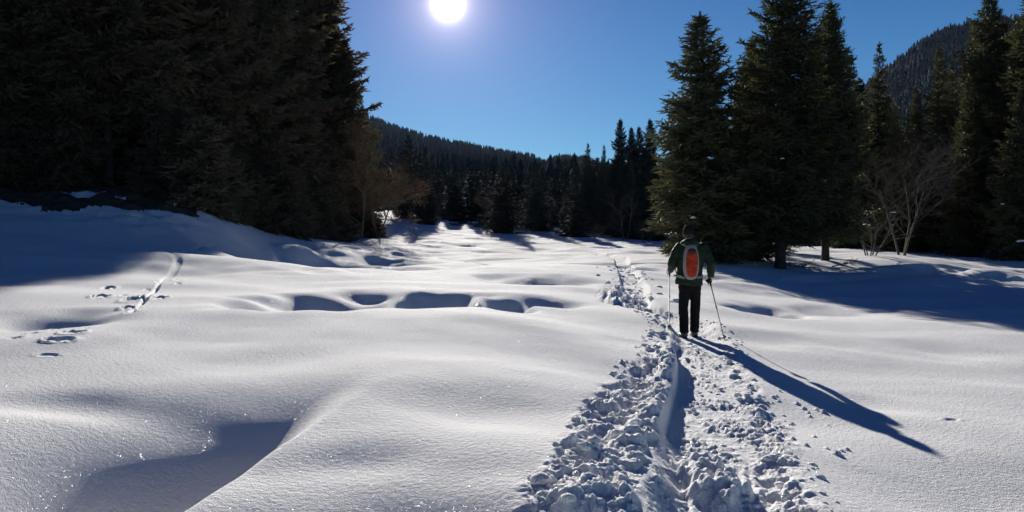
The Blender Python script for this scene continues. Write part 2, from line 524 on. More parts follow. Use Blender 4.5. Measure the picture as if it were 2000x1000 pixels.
# snow material
snow = bpy.data.materials.new('snow')
snow.use_nodes = True
t = snow.node_tree
p = t.nodes['Principled BSDF']
def sn(k, **kw):
    nd = t.nodes.new(k)
    for a, v in kw.items(): setattr(nd, a, v)
    return nd
tcn = sn('ShaderNodeTexCoord')
p.inputs['Roughness'].default_value = 0.9
p.inputs['Specular IOR Level'].default_value = 0.06
p.inputs['Subsurface Weight'].default_value = 0.45
p.inputs['Subsurface Radius'].default_value = (.8, .9, 1.0)
p.inputs['Subsurface Scale'].default_value = 0.018
na = sn('ShaderNodeTexNoise'); na.inputs['Scale'].default_value = 1.3; na.inputs['Detail'].default_value = 3
t.links.new(tcn.outputs['Object'], na.inputs['Vector'])
mx = sn('ShaderNodeMix', data_type='RGBA')
mx.inputs['A'].default_value = (.80, .81, .82, 1); mx.inputs['B'].default_value = (.87, .875, .88, 1)
t.links.new(na.outputs['Fac'], mx.inputs['Factor']); t.links.new(mx.outputs['Result'], p.inputs['Base Color'])
g1 = sn('ShaderNodeTexVoronoi'); g1.inputs['Scale'].default_value = 95; g1.inputs['Detail'].default_value = 1
g2 = sn('ShaderNodeTexNoise'); g2.inputs['Scale'].default_value = 27; g2.inputs['Detail'].default_value = 5
for g in (g1, g2): t.links.new(tcn.outputs['Object'], g.inputs['Vector'])
b_1 = sn('ShaderNodeBump'); b_1.inputs['Strength'].default_value = .75; b_1.inputs['Distance'].default_value = .006
b_2 = sn('ShaderNodeBump'); b_2.inputs['Strength'].default_value = .7; b_2.inputs['Distance'].default_value = .020
t.links.new(g1.outputs['Distance'], b_1.inputs['Height']); t.links.new(g2.outputs['Fac'], b_2.inputs['Height'])
t.links.new(b_2.outputs['Normal'], b_1.inputs['Normal'])
t.links.new(b_1.outputs['Normal'], p.inputs['Normal'])
# ice crystals: single facets that mirror the sun
vo = sn('ShaderNodeTexVoronoi'); vo.inputs['Scale'].default_value = 240
t.links.new(tcn.outputs['Object'], vo.inputs['Vector'])
sub = sn('ShaderNodeVectorMath', operation='SUBTRACT'); sub.inputs[1].default_value = (.5, .5, .5)
t.links.new(vo.outputs['Color'], sub.inputs[0])
scl = sn('ShaderNodeVectorMath', operation='SCALE'); scl.inputs['Scale'].default_value = 2.3
t.links.new(sub.outputs['Vector'], scl.inputs[0])
geo = sn('ShaderNodeNewGeometry')
addv = sn('ShaderNodeVectorMath', operation='ADD')
addv.inputs[0].default_value = (0, 0, 1); t.links.new(scl.outputs['Vector'], addv.inputs[1])
nrm = sn('ShaderNodeVectorMath', operation='NORMALIZE'); t.links.new(addv.outputs['Vector'], nrm.inputs[0])
gl = sn('ShaderNodeBsdfGlossy'); gl.inputs['Roughness'].default_value = .16; gl.inputs['Color'].default_value = (1, 1, 1, 1)
t.links.new(nrm.outputs['Vector'], gl.inputs['Normal'])
cell = sn('ShaderNodeMath', operation='LESS_THAN'); cell.inputs[1].default_value = .24
t.links.new(vo.outputs['Distance'], cell.inputs[0])
fac = sn('ShaderNodeMath', operation='MULTIPLY'); fac.inputs[1].default_value = .028
t.links.new(cell.outputs[0], fac.inputs[0])
ms = sn('ShaderNodeMixShader')
t.links.new(fac.outputs[0], ms.inputs['Fac']); t.links.new(p.outputs[0], ms.inputs[1]); t.links.new(gl.outputs[0], ms.inputs[2])
t.links.new(ms.outputs[0], t.nodes['Material Output'].inputs['Surface'])

snowfield = link('snowfield', mesh_np('snowfield', np.stack([GX, GY, GZ], -1).reshape(-1, 3), quads, True, snow))
# bare needle litter shows where the closed wood keeps the snow off the ground
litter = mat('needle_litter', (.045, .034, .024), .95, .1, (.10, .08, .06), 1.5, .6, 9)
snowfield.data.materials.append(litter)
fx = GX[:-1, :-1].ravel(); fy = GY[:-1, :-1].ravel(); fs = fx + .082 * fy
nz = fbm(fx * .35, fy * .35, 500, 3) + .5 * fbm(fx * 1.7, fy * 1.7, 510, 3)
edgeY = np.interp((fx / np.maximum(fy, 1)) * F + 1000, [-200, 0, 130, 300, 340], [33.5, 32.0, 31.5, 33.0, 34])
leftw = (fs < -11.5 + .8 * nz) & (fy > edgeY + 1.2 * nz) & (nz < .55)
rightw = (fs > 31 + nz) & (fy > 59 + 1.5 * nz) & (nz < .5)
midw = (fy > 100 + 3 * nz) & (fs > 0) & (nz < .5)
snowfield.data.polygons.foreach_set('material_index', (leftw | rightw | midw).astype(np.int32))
tag(snowfield, kind='structure')

# ------------------------------------------------------------------ far hills
def hill(name, sil, Y0, Y1, z0, material, rough=2.0, seed=0):
    """a slope rising from distance Y0 to a crest at Y1 whose outline passes through the given pixels, then falling behind."""
    px = [s[0] for s in sil]; py = [s[1] for s in sil]
    cs = np.linspace(px[0], px[-1], 140)
    ts = np.linspace(0, 1.35, 50)
    V = []
    for tt in ts:
        for c in cs:
            e = ray(c, float(np.interp(c, px, py)))
            ztop = CAMZ + e.z / e.y * Y1
            Y = Y0 + (Y1 - Y0) * tt
            x = (c - 1000) / F * Y1 * (.35 + .65 * min(tt, 1)) if False else (c - 1000) / F * (Y0 + (Y1 - Y0) * tt)
            f = tt ** 1.12 if tt <= 1 else 1 - (tt - 1) * 1.6
            z = z0 + (ztop - z0) * f
            V.append((x, Y, z))
    V = np.array(V)
    V[:, 2] += rough * fbm(V[:, 0] / 60, V[:, 1] / 60, seed, 3) * smooth(0, 60, V[:, 1] - Y0)
    i = np.arange(len(V)).reshape(len(ts), len(cs))
    q = np.stack([i[:-1, :-1], i[:-1, 1:], i[1:, 1:], i[1:, :-1]], -1).reshape(-1, 4)
    o = link(name, mesh_np(name, V, q, True, material))
    tag(o, kind='structure')
    return V.reshape(len(ts), len(cs), 3)

hill_mat = mat('forest_floor', (.035, .032, .025), .95, .1, (.06, .055, .05), 0.05)
SIL1 = [(-900, 60), (200, 90), (600, 190), (760, 256), (850, 282), (940, 300), (1040, 318), (1064, 330), (1085, 318), (1130, 318),
        (1180, 335), (1400, 350), (1800, 345), (2600, 330)]
HV1 = hill('hillside_terrain', SIL1, 150, 1000, 6.0, hill_mat, 2.5, 3)
SIL2 = [(1350, 500), (1500, 380), (1620, 250), (1700, 172), (1730, 142), (1790, 98), (1850, 72), (1900, 60), (2000, 44), (2400, -60), (3200, -120)]
HV2 = hill('mountain_terrain', SIL2, 330, 760, 4.0, hill_mat, 5, 9)

# ------------------------------------------------------------------ trees
def translucent(m, amount, col):
    t = m.node_tree; p = t.nodes['Principled BSDF']
    tr = t.nodes.new('ShaderNodeBsdfTranslucent'); tr.inputs['Color'].default_value = (*col, 1)
    mxs = t.nodes.new('ShaderNodeMixShader'); mxs.inputs['Fac'].default_value = amount
    t.links.new(p.outputs[0], mxs.inputs[1]); t.links.new(tr.outputs[0], mxs.inputs[2])
    t.links.new(mxs.outputs[0], t.nodes['Material Output'].inputs['Surface'])
    return m
needle = translucent(mat('spruce_needles', (.062, .062, .034), .8, .25, (.098, .092, .045), 1.1, objvar=.3), .22, (.075, .08, .03))
needle_dark = translucent(mat('shaded_spruce_needles', (.085, .072, .050), .85, .2, (.12, .095, .065), .9, objvar=.3), .3, (.10, .08, .04))
bark = mat('spruce_bark', (.045, .033, .026), .9, .15, (.085, .066, .052), 6, .8, 14)
grey_bark = mat('bare_tree_bark', (.085, .072, .06), .9, .15, (.14, .12, .10), 8, .6, 20)
brown_bark = mat('brown_twig_bark', (.12, .085, .06), .9, .15, (.18, .125, .085), 8, .6, 20)
dry_leaf = mat('dry_leaves', (.15, .09, .045), .8, .2, (.20, .13, .06), 3)

def tube_arrays(pts, rads, sides=5):
    """one tapered tube along a list of points."""
    pts = [Vector(p_) for p_ in pts]
    V = []; Fq = []
    up = Vector((0, 0, 1))
    for i, p_ in enumerate(pts):
        d = (pts[min(i + 1, len(pts) - 1)] - pts[max(i - 1, 0)])
        d = d.normalized() if d.length > 1e-9 else Vector((0, 0, 1))
        a = d.cross(Vector((1, 0, 0)) if abs(d.x) < .8 else up).normalized()
        b = d.cross(a)
        for k in range(sides):
            an = 2 * math.pi * k / sides
            V.append(p_ + (a * math.cos(an) + b * math.sin(an)) * rads[i])
    for i in range(len(pts) - 1):
        for k in range(sides):
            k2 = (k + 1) % sides
            Fq.append((i * sides + k, i * sides + k2, (i + 1) * sides + k2, (i + 1) * sides + k))
    return V, Fq

class Acc:
    def __init__(self): self.V = []; self.Q = []; self.T = []
    def tube(self, pts, rads, sides=5, cap=False):
        V, Fq = tube_arrays(pts, rads, sides)
        o = len(self.V)
        self.V += [tuple(v) for v in V]
        self.Q += [tuple(i + o for i in f) for f in Fq]
        if cap:
            for base_, rng in ((o, range(sides)), (o + len(V) - sides, range(sides))):
                c = len(self.V); q = [Vector(self.V[base_ + k]) for k in rng]
                self.V.append(tuple(sum(q, Vector()) / sides))
                for k in rng: self.T.append((base_ + k, base_ + (k + 1) % sides, c))
    def mesh(self, name, m=None, smooth_=True):
        fs = []
        if self.Q: fs.append(np.array(self.Q))
        if self.T: fs.append(np.array(self.T))
        return mesh_np(name, np.array(self.V), fs, smooth_, m)

def spruce(seed, H=16.0, Rr=3.2, crown0=.03, whorl=.30, twig=.13, clump=5, nb=8, droop=.30, irregular=.22, core=True, nsize=1.0, shape=.85, material=None):
    """needle crown mesh + trunk mesh of one spruce."""
    r = np.random.default_rng(seed)
    P0, P1, P2 = [], [], []      # triangles
    brV = Acc()
    z = H * crown0
    gap = 1.0
    while z < H * .985:
        tt = (z / H - crown0) / (1 - crown0)
        prof = (1 - tt) ** shape * min(1.0, .72 + 1.4 * tt)
        k = max(4, int(nb * (.55 + .45 * (1 - tt))))
        for j in range(k):
            az = 2 * math.pi * (j + r.uniform(0, 1)) / k + z * 2.3
            lob = 1 + irregular * math.sin(az * 2 + seed + z * .35) * .6
            Lb = max(.12, Rr * prof * lob * r.uniform(1 - irregular * 1.3, 1 + irregular))
            if r.random() < .07: Lb *= .55
            elev = (-.42 + 1.15 * tt ** 1.1) + r.normal(0, .10)
            zz = z + r.uniform(-.12, .12)
            ca, sa = math.cos(az), math.sin(az)
            nst = max(3, int(Lb / (twig * (.8 if nsize > 1.2 else 1))))
            s = (np.arange(nst) + r.uniform(.2, .8)) / nst
            # axis: goes out with the branch's angle, sags, tip turns up
            rad = Lb * s * math.cos(elev * .7)
            hz = zz + Lb * (math.sin(elev) * s - droop * np.sin(s * math.pi * .8) * .45 * (1 - tt) + .16 * s ** 3)
            ax = np.stack([ca * rad, sa * rad, hz], -1)
            if core and Lb > .5:
                ii = np.linspace(0, nst - 1, 4).astype(int)
                pts = [(0, 0, zz - .03)] + [tuple(ax[q]) for q in ii]
                r0 = .010 + .012 * Lb
                brV.tube(pts, [r0, r0 * .8, r0 * .6, r0 * .4, r0 * .15], 3)
            tang = np.gradient(ax, axis=0); tang /= np.linalg.norm(tang, axis=1)[:, None] + 1e-9
            for side in (-1, 1, 0):
                m = nst
                if side == 0 :
                    sel = np.arange(m)[::2]
                else: sel = np.arange(m)
                if len(sel) == 0: continue
                a0 = ax[sel]; tg = tang[sel]; ss = s[sel]
                perp = np.stack([-sa * np.ones(len(sel)), ca * np.ones(len(sel)), np.zeros(len(sel))], -1) * (side if side else 1)
                tl = (.62 * Lb * (1 - ss) ** .8 * np.minimum(1, ss * 3 + .25) + .14) * r.uniform(.6, 1.25, len(sel))
                tl = np.minimum(tl, 1.15)
                if side == 0:
                    dirv = tg * .75 + np.array([0, 0, -.5]) + r.normal(0, .3, (len(sel), 3)); tl = tl * .6
                else:
                    dirv = perp * .85 + tg * .62 + np.array([0, 0, -.28 * (1 - tt)]) + r.normal(0, .13, (len(sel), 3))
                dirv /= np.linalg.norm(dirv, axis=1)[:, None]
                # clumps of needles along each twig
                nclump = np.clip((tl / .17).astype(int) + 1, 1, clump)
                for q in range(clump):
                    mk = nclump > q
                    if not mk.any(): break
                    c = mk.sum()
                    f0 = (q + r.uniform(0, .5, c)) / nclump[mk]
                    o = a0[mk] + dirv[mk] * (tl[mk] * f0)[:, None] + np.array([0, 0, -1]) * (.18 * tl[mk] * f0 ** 2 * (1 - tt))[:, None]
                    nd = dirv[mk] + r.normal(0, .38, (c, 3)); nd /= np.linalg.norm(nd, axis=1)[:, None]
                    ln = (np.minimum(tl[mk] / nclump[mk] * 1.5, .32) + .07) * nsize * r.uniform(.8, 1.2, c)
                    rv = r.normal(0, 1, (c, 3)); sd = np.cross(nd, rv); sd /= np.linalg.norm(sd, axis=1)[:, None] + 1e-9
                    wd = (.030 + .14 * ln)[:, None] * (.75 if nsize <= 1.0 else 1.0)
                    P0.append(o - sd * wd); P1.append(o + sd * wd); P2.append(o + nd * ln[:, None])
        z += whorl * r.uniform(.75, 1.25) * (.75 + .35 * (1 - tt)) * (H / 16) ** .3
    # leader
    o = np.array([[0, 0, H - .5 + .12 * i] for i in range(5)])
    for i in range(10):
        nd = r.normal(0, .35, (5, 3)) + [0, 0, 1]; nd /= np.linalg.norm(nd, axis=1)[:, None]
        sd = np.cross(nd, r.normal(0, 1, (5, 3))); sd /= np.linalg.norm(sd, axis=1)[:, None]
        P0.append(o - sd * .03); P1.append(o + sd * .03); P2.append(o + nd * .22)
    P0 = np.concatenate(P0); P1 = np.concatenate(P1); P2 = np.concatenate(P2)
    m = len(P0)
    V = np.empty((m * 3, 3)); V[0::3] = P0; V[1::3] = P1; V[2::3] = P2
    crown = mesh_np('crown', V, np.arange(m * 3).reshape(-1, 3), False, material or needle)
    tr = Acc()
    zs = np.linspace(-.6, H * .97, 12)
    tr.tube([(.05 * math.sin(zz * .4 + seed) * zz / H * 2, .05 * math.cos(zz * .5 + seed) * zz / H * 2, zz) for zz in zs],
            [max(.015, (H * (.0165 if H < 20 else .0095)) * (1 - max(zz, 0) / H) ** .9 + (.09 if zz < .2 else 0)) for zz in zs], 9)
    off = len(tr.V)
    tr.V += brV.V; tr.Q += [tuple(i + off for i in q) for q in brV.Q]
    trunk = tr.mesh('trunk', bark)
    return {'crown': crown, 'trunk': trunk, 'H': H, 'R': Rr, 'tris': m}

V_A = spruce(11, 12.6, 2.5, .05, .26, .12, 5, 9, irregular=.32, shape=.70)
V_B = spruce(12, 15.0, 3.1, .165, .27, .13, 5, 9, irregular=.30, shape=.66)
V_C = spruce(13, 16, 3.0, .03, .34, .16, 4, 8, irregular=.28, shape=.85)
V_D = spruce(14, 26, 4.2, .03, .48, .20, 4, 9, nsize=1.35, shape=.75, irregular=.3, material=needle_dark)
V_E = spruce(15, 26, 3.6, .22, .50, .22, 4, 8, nsize=1.45, shape=.7, irregular=.3, material=needle_dark)
needle_far = mat('distant_spruce_needles', (.028, .036, .034), .85, .15, (.045, .050, .040), .7, objvar=.3)
V_F = spruce(16, 18, 2.6, .02, .55, .30, 3, 7, nsize=1.9, shape=.95, core=False, material=needle_far)
V_G = spruce(17, 18, 2.1, .02, .60, .34, 3, 6, nsize=2.1, shape=1.0, core=False, irregular=.3, material=needle_far)
V_M = dict(V_C); V_M['crown'] = V_C['crown'].copy(); V_M['crown'].materials[0] = needle_far
print('tris', [v['tris'] for v in (V_A, V_B, V_C, V_D, V_E, V_F, V_G)])

def ground_z(x, y): return float(base(x, y))

def place_tree(var, x, y, H, Rr=None, name='spruce_tree', label='', group=None, rot=None, z=None, cat='tree'):
    root = bpy.data.objects.new(name, None)
    COL.objects.link(root)
    root.empty_display_size = .3
    root.location = (x, y, (ground_z(x, y) if z is None else z) - .05)
    root.rotation_euler = (R(random.uniform(-1.5, 1.5)), R(random.uniform(-1.5, 1.5)), random.uniform(0, 6.28) if rot is None else rot)
    sz = H / var['H']; sxy = (Rr / var['R']) if Rr else sz
    for nm in ('trunk', 'crown'):
        c = link(nm, var[nm], root)
        c.scale = (sxy, sxy, sz)
        if nm == 'crown': c['kind'] = 'thing'; del c['kind']
    tag(root, label, cat, group)
    return root

def at(px, Y): return (px - 1000) / F * Y
def top_h(px, py, Y):
    e = ray(px, py); return CAMZ + e.z / e.y * Y - ground_z(at(px, Y), Y)

# --- right hand group
def tree_px(var, px, toppy, Y, halfw, label, group=None, **kw):
    return place_tree(var, at(px, Y), Y, top_h(px, toppy, Y), halfw / F * Y, label=label, group=group, **kw)
tree_px(V_A, 1374, 26, 41, 124, 'tall green spruce directly behind the walker, its sharp tip clear against the sky', rot=.4)
tree_px(V_B, 1524, -70, 39, 128, 'largest right-hand spruce with a thick bare trunk foot above the snow')
tree_px(V_B, 1612, 5, 42, 95, 'second tall spruce crown just right of the thick-trunked spruce', rot=2.0)
tree_px(V_A, 1462, 75, 43.5, 82, 'slimmer spruce filling the gap between the two big right-hand spruces', rot=4.0)
tree_px(V_C, 1665, 108, 60, 60, 'narrow dark spruce tip just right of the big pair, left of the taller dark pair')
tree_px(V_C, 1713, 82, 62, 62, 'dark pointed spruce rising left of the mountain slope')
tree_px(V_C, 1745, 205, 55, 55, 'short dark spruce below the mountain slope behind the bare tree')
tree_px(V_C, 1832, 92, 56, 78, 'dark spruce whose tip stands in front of the mountain crest')
tree_px(V_B, 1942, -15, 52, 92, 'tall spiky spruce reaching the top edge near the right border', rot=1.0)
tree_px(V_B, 2030, -60, 47, 120, 'tall spruce cut by the right border of the view', rot=5.0)
tree_px(V_C, 1885, 150, 50, 70, 'bushy dark spruce between the crest spruce and the spiky tall one')
tree_px(V_C, 1985, 160, 45.5, 70, 'bushy spruce with low boughs beside the right border')
tree_px(V_C, 1788, 168, 60, 62, 'dark spruce between the short one and the crest spruce', rot=2.2)
tree_px(V_C, 1868, 118, 64, 60, 'half-hidden spruce tip just right of the crest spruce', rot=.7)
tree_px(V_C, 1906, 70, 66, 62, 'spruce tip close on the left side of the spiky tall one', rot=1.9)
tree_px(V_C, 1982, 45, 62, 66, 'spruce tip between the spiky tall one and the right border', rot=3.1)
rr = random.Random(5)
for i in range(44):
    Y = rr.uniform(58, 96); px = rr.uniform(1440, 2250)
    if px < 1760: Y = rr.uniform(52, 80)
    if 21.5 < at(px, Y) + .082 * Y < 29: continue
    tp = {0: 205, 1: 240, 2: 170}[i % 3] + rr.uniform(-20, 40)
    if px > 1820: tp -= 70
    tree_px(V_F if i % 2 else V_D, px, tp, Y, rr.uniform(45, 75), 'dark spruce inside the shaded wood on the right', 'spruces of the shaded wood on the right')
for i in range(26):
    Y = rr.uniform(88, 120); px = rr.uniform(1500, 2100)
    if 21.5 < at(px, Y) + .082 * Y < 29: continue
    tree_px(V_D, px, rr.uniform(190, 260) - (60 if px > 1830 else 0), Y, rr.uniform(45, 60), 'dark spruce inside the shaded wood on the right', 'spruces of the shaded wood on the right')
for i in range(9):
    tree_px(V_C, 2090 + 75 * i, -40 + rr.uniform(-60, 60), 46 + rr.uniform(-3, 8), 110, 'spruce of the wood edge continuing beyond the right border', 'spruces past the right border')

# --- middle distance
MID = [(1145, 280, 92, 26, 'slim spruce tip standing leftmost of the centre-right group of spires'),
       (1178, 283, 90, 24, 'short spire between the leftmost tip and the tall centre-right spire'),
       (1208, 232, 86, 30, 'tallest dense spire left of the twin thin spires in the centre-right group'),
       (1231, 249, 88, 27, 'first of the twin thin spires in the centre-right group'),
       (1249, 247, 90, 27, 'second of the twin thin spires in the centre-right group'),
       (1273, 232, 84, 34, 'tall ragged spire nearest the big green spruce in the centre-right group'),
       (982, 318, 86, 42, 'dark spruce standing forward on the snow at the middle of the clearing edge'),
       (1048, 318, 94, 38, 'dark spruce with its own long shadow right of the forward one'),
       (832, 288, 100, 34, 'tapered spruce at the far end of the ski track, right of the brown-leaved tree'),
       (795, 262, 108, 36, 'dark spruce just behind the brown-leaved tree'),
       (1115, 345, 84, 34, 'low dark spruce at the left foot of the centre-right group')]
V_N = dict(V_A); V_N['crown'] = V_A['crown'].copy(); V_N['crown'].materials[0] = needle_far
for px, tp, Y, hw, lab in MID:
    if 1200 < px < 1280:
        tree_px(V_N, px, tp, Y, hw * 1.1, lab, group=None)
        continue
    tree_px(V_M, px, tp, Y, hw * 1.15, lab, group=None)
for i in range(24):
    px = rr.uniform(1115, 1300); Y = rr.uniform(76, 110)
    tree_px(V_F, px, rr.uniform(300, 400), Y, rr.uniform(24, 36), 'dark filler spruce packed in the centre-right stand', 'spruces packed in the centre-right stand')
for i in range(60):
    px = 850 + 290 * ((i * .618) % 1); Y = rr.uniform(112, 160)
    tree_px(V_G if i % 2 else V_F, px, rr.uniform(322, 400) - (150 - Y) * -.15, Y, rr.uniform(20, 32), 'distant dark spruce along the foot of the hillside', 'spruces along the foot of the hillside')

# --- left forest
LEFT = [(622, -150, 75, 118, V_D, 'huge spruce whose right edge closes the dark left forest against the sky'),
        (668, 72, 72, 74, V_D, 'shorter spruce stepping down at the right end of the left forest'),
        (700, 190, 77, 58, V_C, 'lowest spruce behind the brown-leaved tree at the end of the left forest'),
        (555, -220, 60, 125, V_D, 'broad shaded spruce with low boughs resting on the snow bank'),
        (470, -300, 52, 130, V_D, 'shaded spruce in the front row left of the broad low-boughed one'),
        (395, -330, 45, 110, V_D, 'shaded front-row spruce at the right side of the trunk gap'),
        (300, -360, 42, 120, V_E, 'high-crowned spruce with bare lower trunk, right trunk in the gap'),
        (215, -360, 40, 120, V_E, 'high-crowned spruce with bare lower trunk, middle of the trunk gap'),
        (130, -400, 39, 120, V_D, 'low-boughed dark spruce above the snow bank crest'),
        (40, -420, 38, 130, V_D, 'low-boughed dark spruce near the left border'),
        (-60, -420, 37, 140, V_D, 'spruce at the forest edge cut by the left border')]
for px, tp, Y, hw, v, lab in LEFT:
    tree_px(v, px, tp, Y, hw, lab)
for i in range(95):
    Y = rr.uniform(41, 92)
    s = -rr.uniform(13.5, 46)
    x = s - .082 * Y
    if Y < 48 and s > -17: continue
    if -19 < s < -15.6: continue
    H = rr.uniform(22, 30)
    place_tree(V_E if i % 3 else V_D, x, Y, H, rr.uniform(3.2, 4.4), label='dark spruce standing deep inside the shaded left forest', group='spruces deep inside the left forest')
for i in range(14):
    y = 30 - i * 4.5
    place_tree(V_E, -36 - (i % 3) * 3 - max(0, (30 - y)) * .15, y, rr.uniform(22, 28), 3.8, label='spruce of the forest edge continuing beyond the left border', group='spruces past the left border')

# ragged young spruces and brush at the foot of the left forest
low = spruce(21, 4.2, 1.7, .0, .22, .13, 4, 9, shape=.6, irregular=.35, material=needle_dark)
FOOT = [(350, 38), (400, 38), (445, 40), (500, 43), (545, 46), (585, 50), (622, 54), (645, 59), (470, 44), (372, 41), (560, 52), (610, 60), (722, 66), (738, 70)]
for i, (px, Y) in enumerate(FOOT):
    hh = rr.uniform(2.6, 4.5) if px < 700 else 1.6
    place_tree(low, at(px, Y), Y, hh, hh * .5, name='young_spruce', label='low bushy young spruce in the dark at the foot of the left forest' if px < 700 else 'small dark bush of young spruce beside the brown-leaved tree',
               group='young spruces at the forest foot' if px < 700 else 'small bushes by the brown-leaved tree')

# --- far forest on the hillsides: small conifers past counting
def far_forest(name, HV, count, hmin, hmax, seed, crest=.2, material=None, vis=None):
    r = np.random.default_rng(seed)
    nt_, ncx, _ = HV.shape
    # one low tree: stacked ragged skirts
    def unit(sd):
        q = np.random.default_rng(sd); V = []; T = []
        for k in range(7):
            z0 = .04 + k * .135; rad = .5 * (1 - k / 7.6) ** .9; zt = z0 + .26
            c = len(V); V.append((0, 0, min(zt, 1)))
            ns = 7
            for a in range(ns * 2):
                an = math.pi * a / ns + q.uniform(-.2, .2) + k
                rr_ = rad * (q.uniform(.8, 1.15) if a % 2 == 0 else q.uniform(.45, .65))
                V.append((rr_ * math.cos(an) * .36, rr_ * math.sin(an) * .36, z0 + q.uniform(-.03, .03) + (.05 if a % 2 else 0)))
            for a in range(ns * 2): T.append((c, c + 1 + a, c + 1 + (a + 1) % (ns * 2)))
        return np.array(V), np.array(T)
    units = [unit(s_) for s_ in range(5)]
    Vs = []; Ts = []; off = 0
    for i in range(count):
        ti = r.uniform(0, 1) ** .8 * (nt_ / 1.35 * 1.02); ci = r.uniform(0, ncx - 1.01)
        if r.random() < crest: ti = nt_ / 1.35 * r.uniform(.93, 1.02)
        a, b = int(ti), int(ci)
        if a >= nt_ - 1: a = nt_ - 2
        fa, fb = ti - a, ci - b
        p_ = HV[a, b] * (1 - fa) * (1 - fb) + HV[a + 1, b] * fa * (1 - fb) + HV[a, b + 1] * (1 - fa) * fb + HV[a + 1, b + 1] * fa * fb
        u = units[i % 5]
        h = r.uniform(hmin, hmax)
        an = r.uniform(0, 6.28); c_, s_ = math.cos(an), math.sin(an)
        v = u[0] * h * np.array([r.uniform(.9, 1.5)] * 2 + [1])
        v = np.stack([v[:, 0] * c_ - v[:, 1] * s_, v[:, 0] * s_ + v[:, 1] * c_, v[:, 2]], -1) + p_ - np.array([0, 0, .4])
        Vs.append(v); Ts.append(u[1] + off); off += len(v)
    o = link(name, mesh_np(name, np.concatenate(Vs), np.concatenate(Ts), False, material))
    return tag(o, 'dense dark conifer wood covering the hillside' if 'hill' in name else 'dense conifer wood covering the mountain on the right', 'forest', None, 'stuff')
far_needle = mat('far_conifers', (.022, .030, .030), .9, .1, (.036, .042, .038), .06)
lo, hi = int(140 * .40), int(140 * .72)
far_forest('hillside_forest', HV1[:, int(140 * .42):int(140 * .72)], 8000, 8, 14, 3, .25, far_needle)
far_forest('mountain_forest', HV2[:, int(140 * .10):int(140 * .42)], 6500, 8, 14, 4, .12, far_needle)

# --- bare deciduous trees
def bare_tree(seed, H, stems=1, spread=.5, depth=5, leaves=0, r0=.09, kids=(3, 5), sides=4):
    rg = random.Random(seed)
    wood = Acc(); lf = []
    def grow(p_, d, ln, rad, lev):
        pts = [p_]; rads = [rad]
        seg = 4 if lev < 2 else 3
        q = p_.copy(); dd = d.copy()
        for i in range(seg):
            dd = (dd + Vector((rg.gauss(0, .10), rg.gauss(0, .10), rg.gauss(.05, .07)))).normalized()
            q = q + dd * ln / seg
            pts.append(q.copy()); rads.append(rad * (1 - .62 * (i + 1) / seg))
        wood.tube(pts, rads, sides + 2 if lev == 0 else (sides if lev < 3 else 3))
        if lev >= depth:
            for _ in range(leaves):
                lf.append(pts[rg.randint(1, seg)] + Vector((rg.gauss(0, .1), rg.gauss(0, .1), rg.gauss(0, .1))))
            return
        nk = rg.randint(*kids) + (2 if lev == 0 else 0)
        for k in range(nk):
            f = rg.uniform(.3 if lev else .22, 1.0)
            i = min(int(f * seg), seg - 1); fr = f * seg - i
            b = pts[i].lerp(pts[i + 1], fr)
            side = Vector((rg.gauss(0, 1), rg.gauss(0, 1), rg.gauss(.15, .5))).normalized()
            nd = (dd * (1 - spread) + side * spread * 1.1).normalized()
            grow(b, nd, ln * rg.uniform(.45, .72), rad * rg.uniform(.40, .58), lev + 1)
    for s_ in range(stems):
        a = 6.28 * s_ / stems + rg.uniform(0, 1)
        tilt = .10 if stems == 1 else rg.uniform(.15, .5)
        grow(Vector((math.cos(a) * .15, math.sin(a) * .15, -.2)) if stems > 1 else Vector((0, 0, -.2)),
             Vector((math.cos(a) * tilt, math.sin(a) * tilt, 1)).normalized(), H * rg.uniform(.48, .6), r0 * rg.uniform(.8, 1), 0)
    return wood, lf
def put_bare(px, Y, H, label, m, seed, name='bare_tree', **kw):
    wood, lf = bare_tree(seed, H, **kw)
    x = at(px, Y)
    root = bpy.data.objects.new(name, None); COL.objects.link(root)
    root.location = (x, Y, ground_z(x, Y)); tag(root, label, 'tree')
    link('trunk', wood.mesh('trunk', m), root)
    if lf:
        V = []; 
        rg = np.random.default_rng(seed)
        P = np.array([tuple(v) for v in lf]); k = len(P)
        a = rg.normal(0, 1, (k, 3)); a /= np.linalg.norm(a, axis=1)[:, None]
        b = np.cross(a, rg.normal(0, 1, (k, 3))); b /= np.linalg.norm(b, axis=1)[:, None]
        V = np.stack([P - a * .07, P + b * .045, P + a * .07, P - b * .045], 1).reshape(-1, 3)
        lo_ = link('leaves', mesh_np('leaves', V, np.arange(4 * k).reshape(-1, 4), False, dry_leaf), root)
    return root
put_bare(706, 64, 12.0, 'thin pale-trunked tree with fine brown twigs and dry leaves beside the left forest', brown_bark, 31, depth=5, leaves=2, r0=.13, kids=(4, 5), spread=.52)
put_bare(735, 68, 7.4, 'brown-twigged leafy tree leaning out right of the thin pale trunk', brown_bark, 35, stems=3, depth=4, leaves=3, r0=.09, kids=(4, 5), spread=.5)
put_bare(1762, 47, 8.0, 'leafless many-branched tree standing on the snow before the right-hand wood', grey_bark, 33, stems=3, depth=4, r0=.085, kids=(4, 5), spread=.5)
put_bare(1700, 46, 4.2, 'low multi-stemmed bare shrub at the left foot of the leafless tree', grey_bark, 37, stems=5, depth=3, r0=.05, kids=(3, 4), spread=.5, name='bare_shrub')
put_bare(1222, 74, 5.8, 'grey leafless tree in front of the centre-right spires', grey_bark, 39, stems=2, depth=4, r0=.08, kids=(3, 4), spread=.42)
put_bare(1262, 70, 3.2, 'low bare shrub at the foot of the ragged spire', grey_bark, 40, stems=5, depth=3, r0=.04, kids=(3, 4), name='bare_shrub')
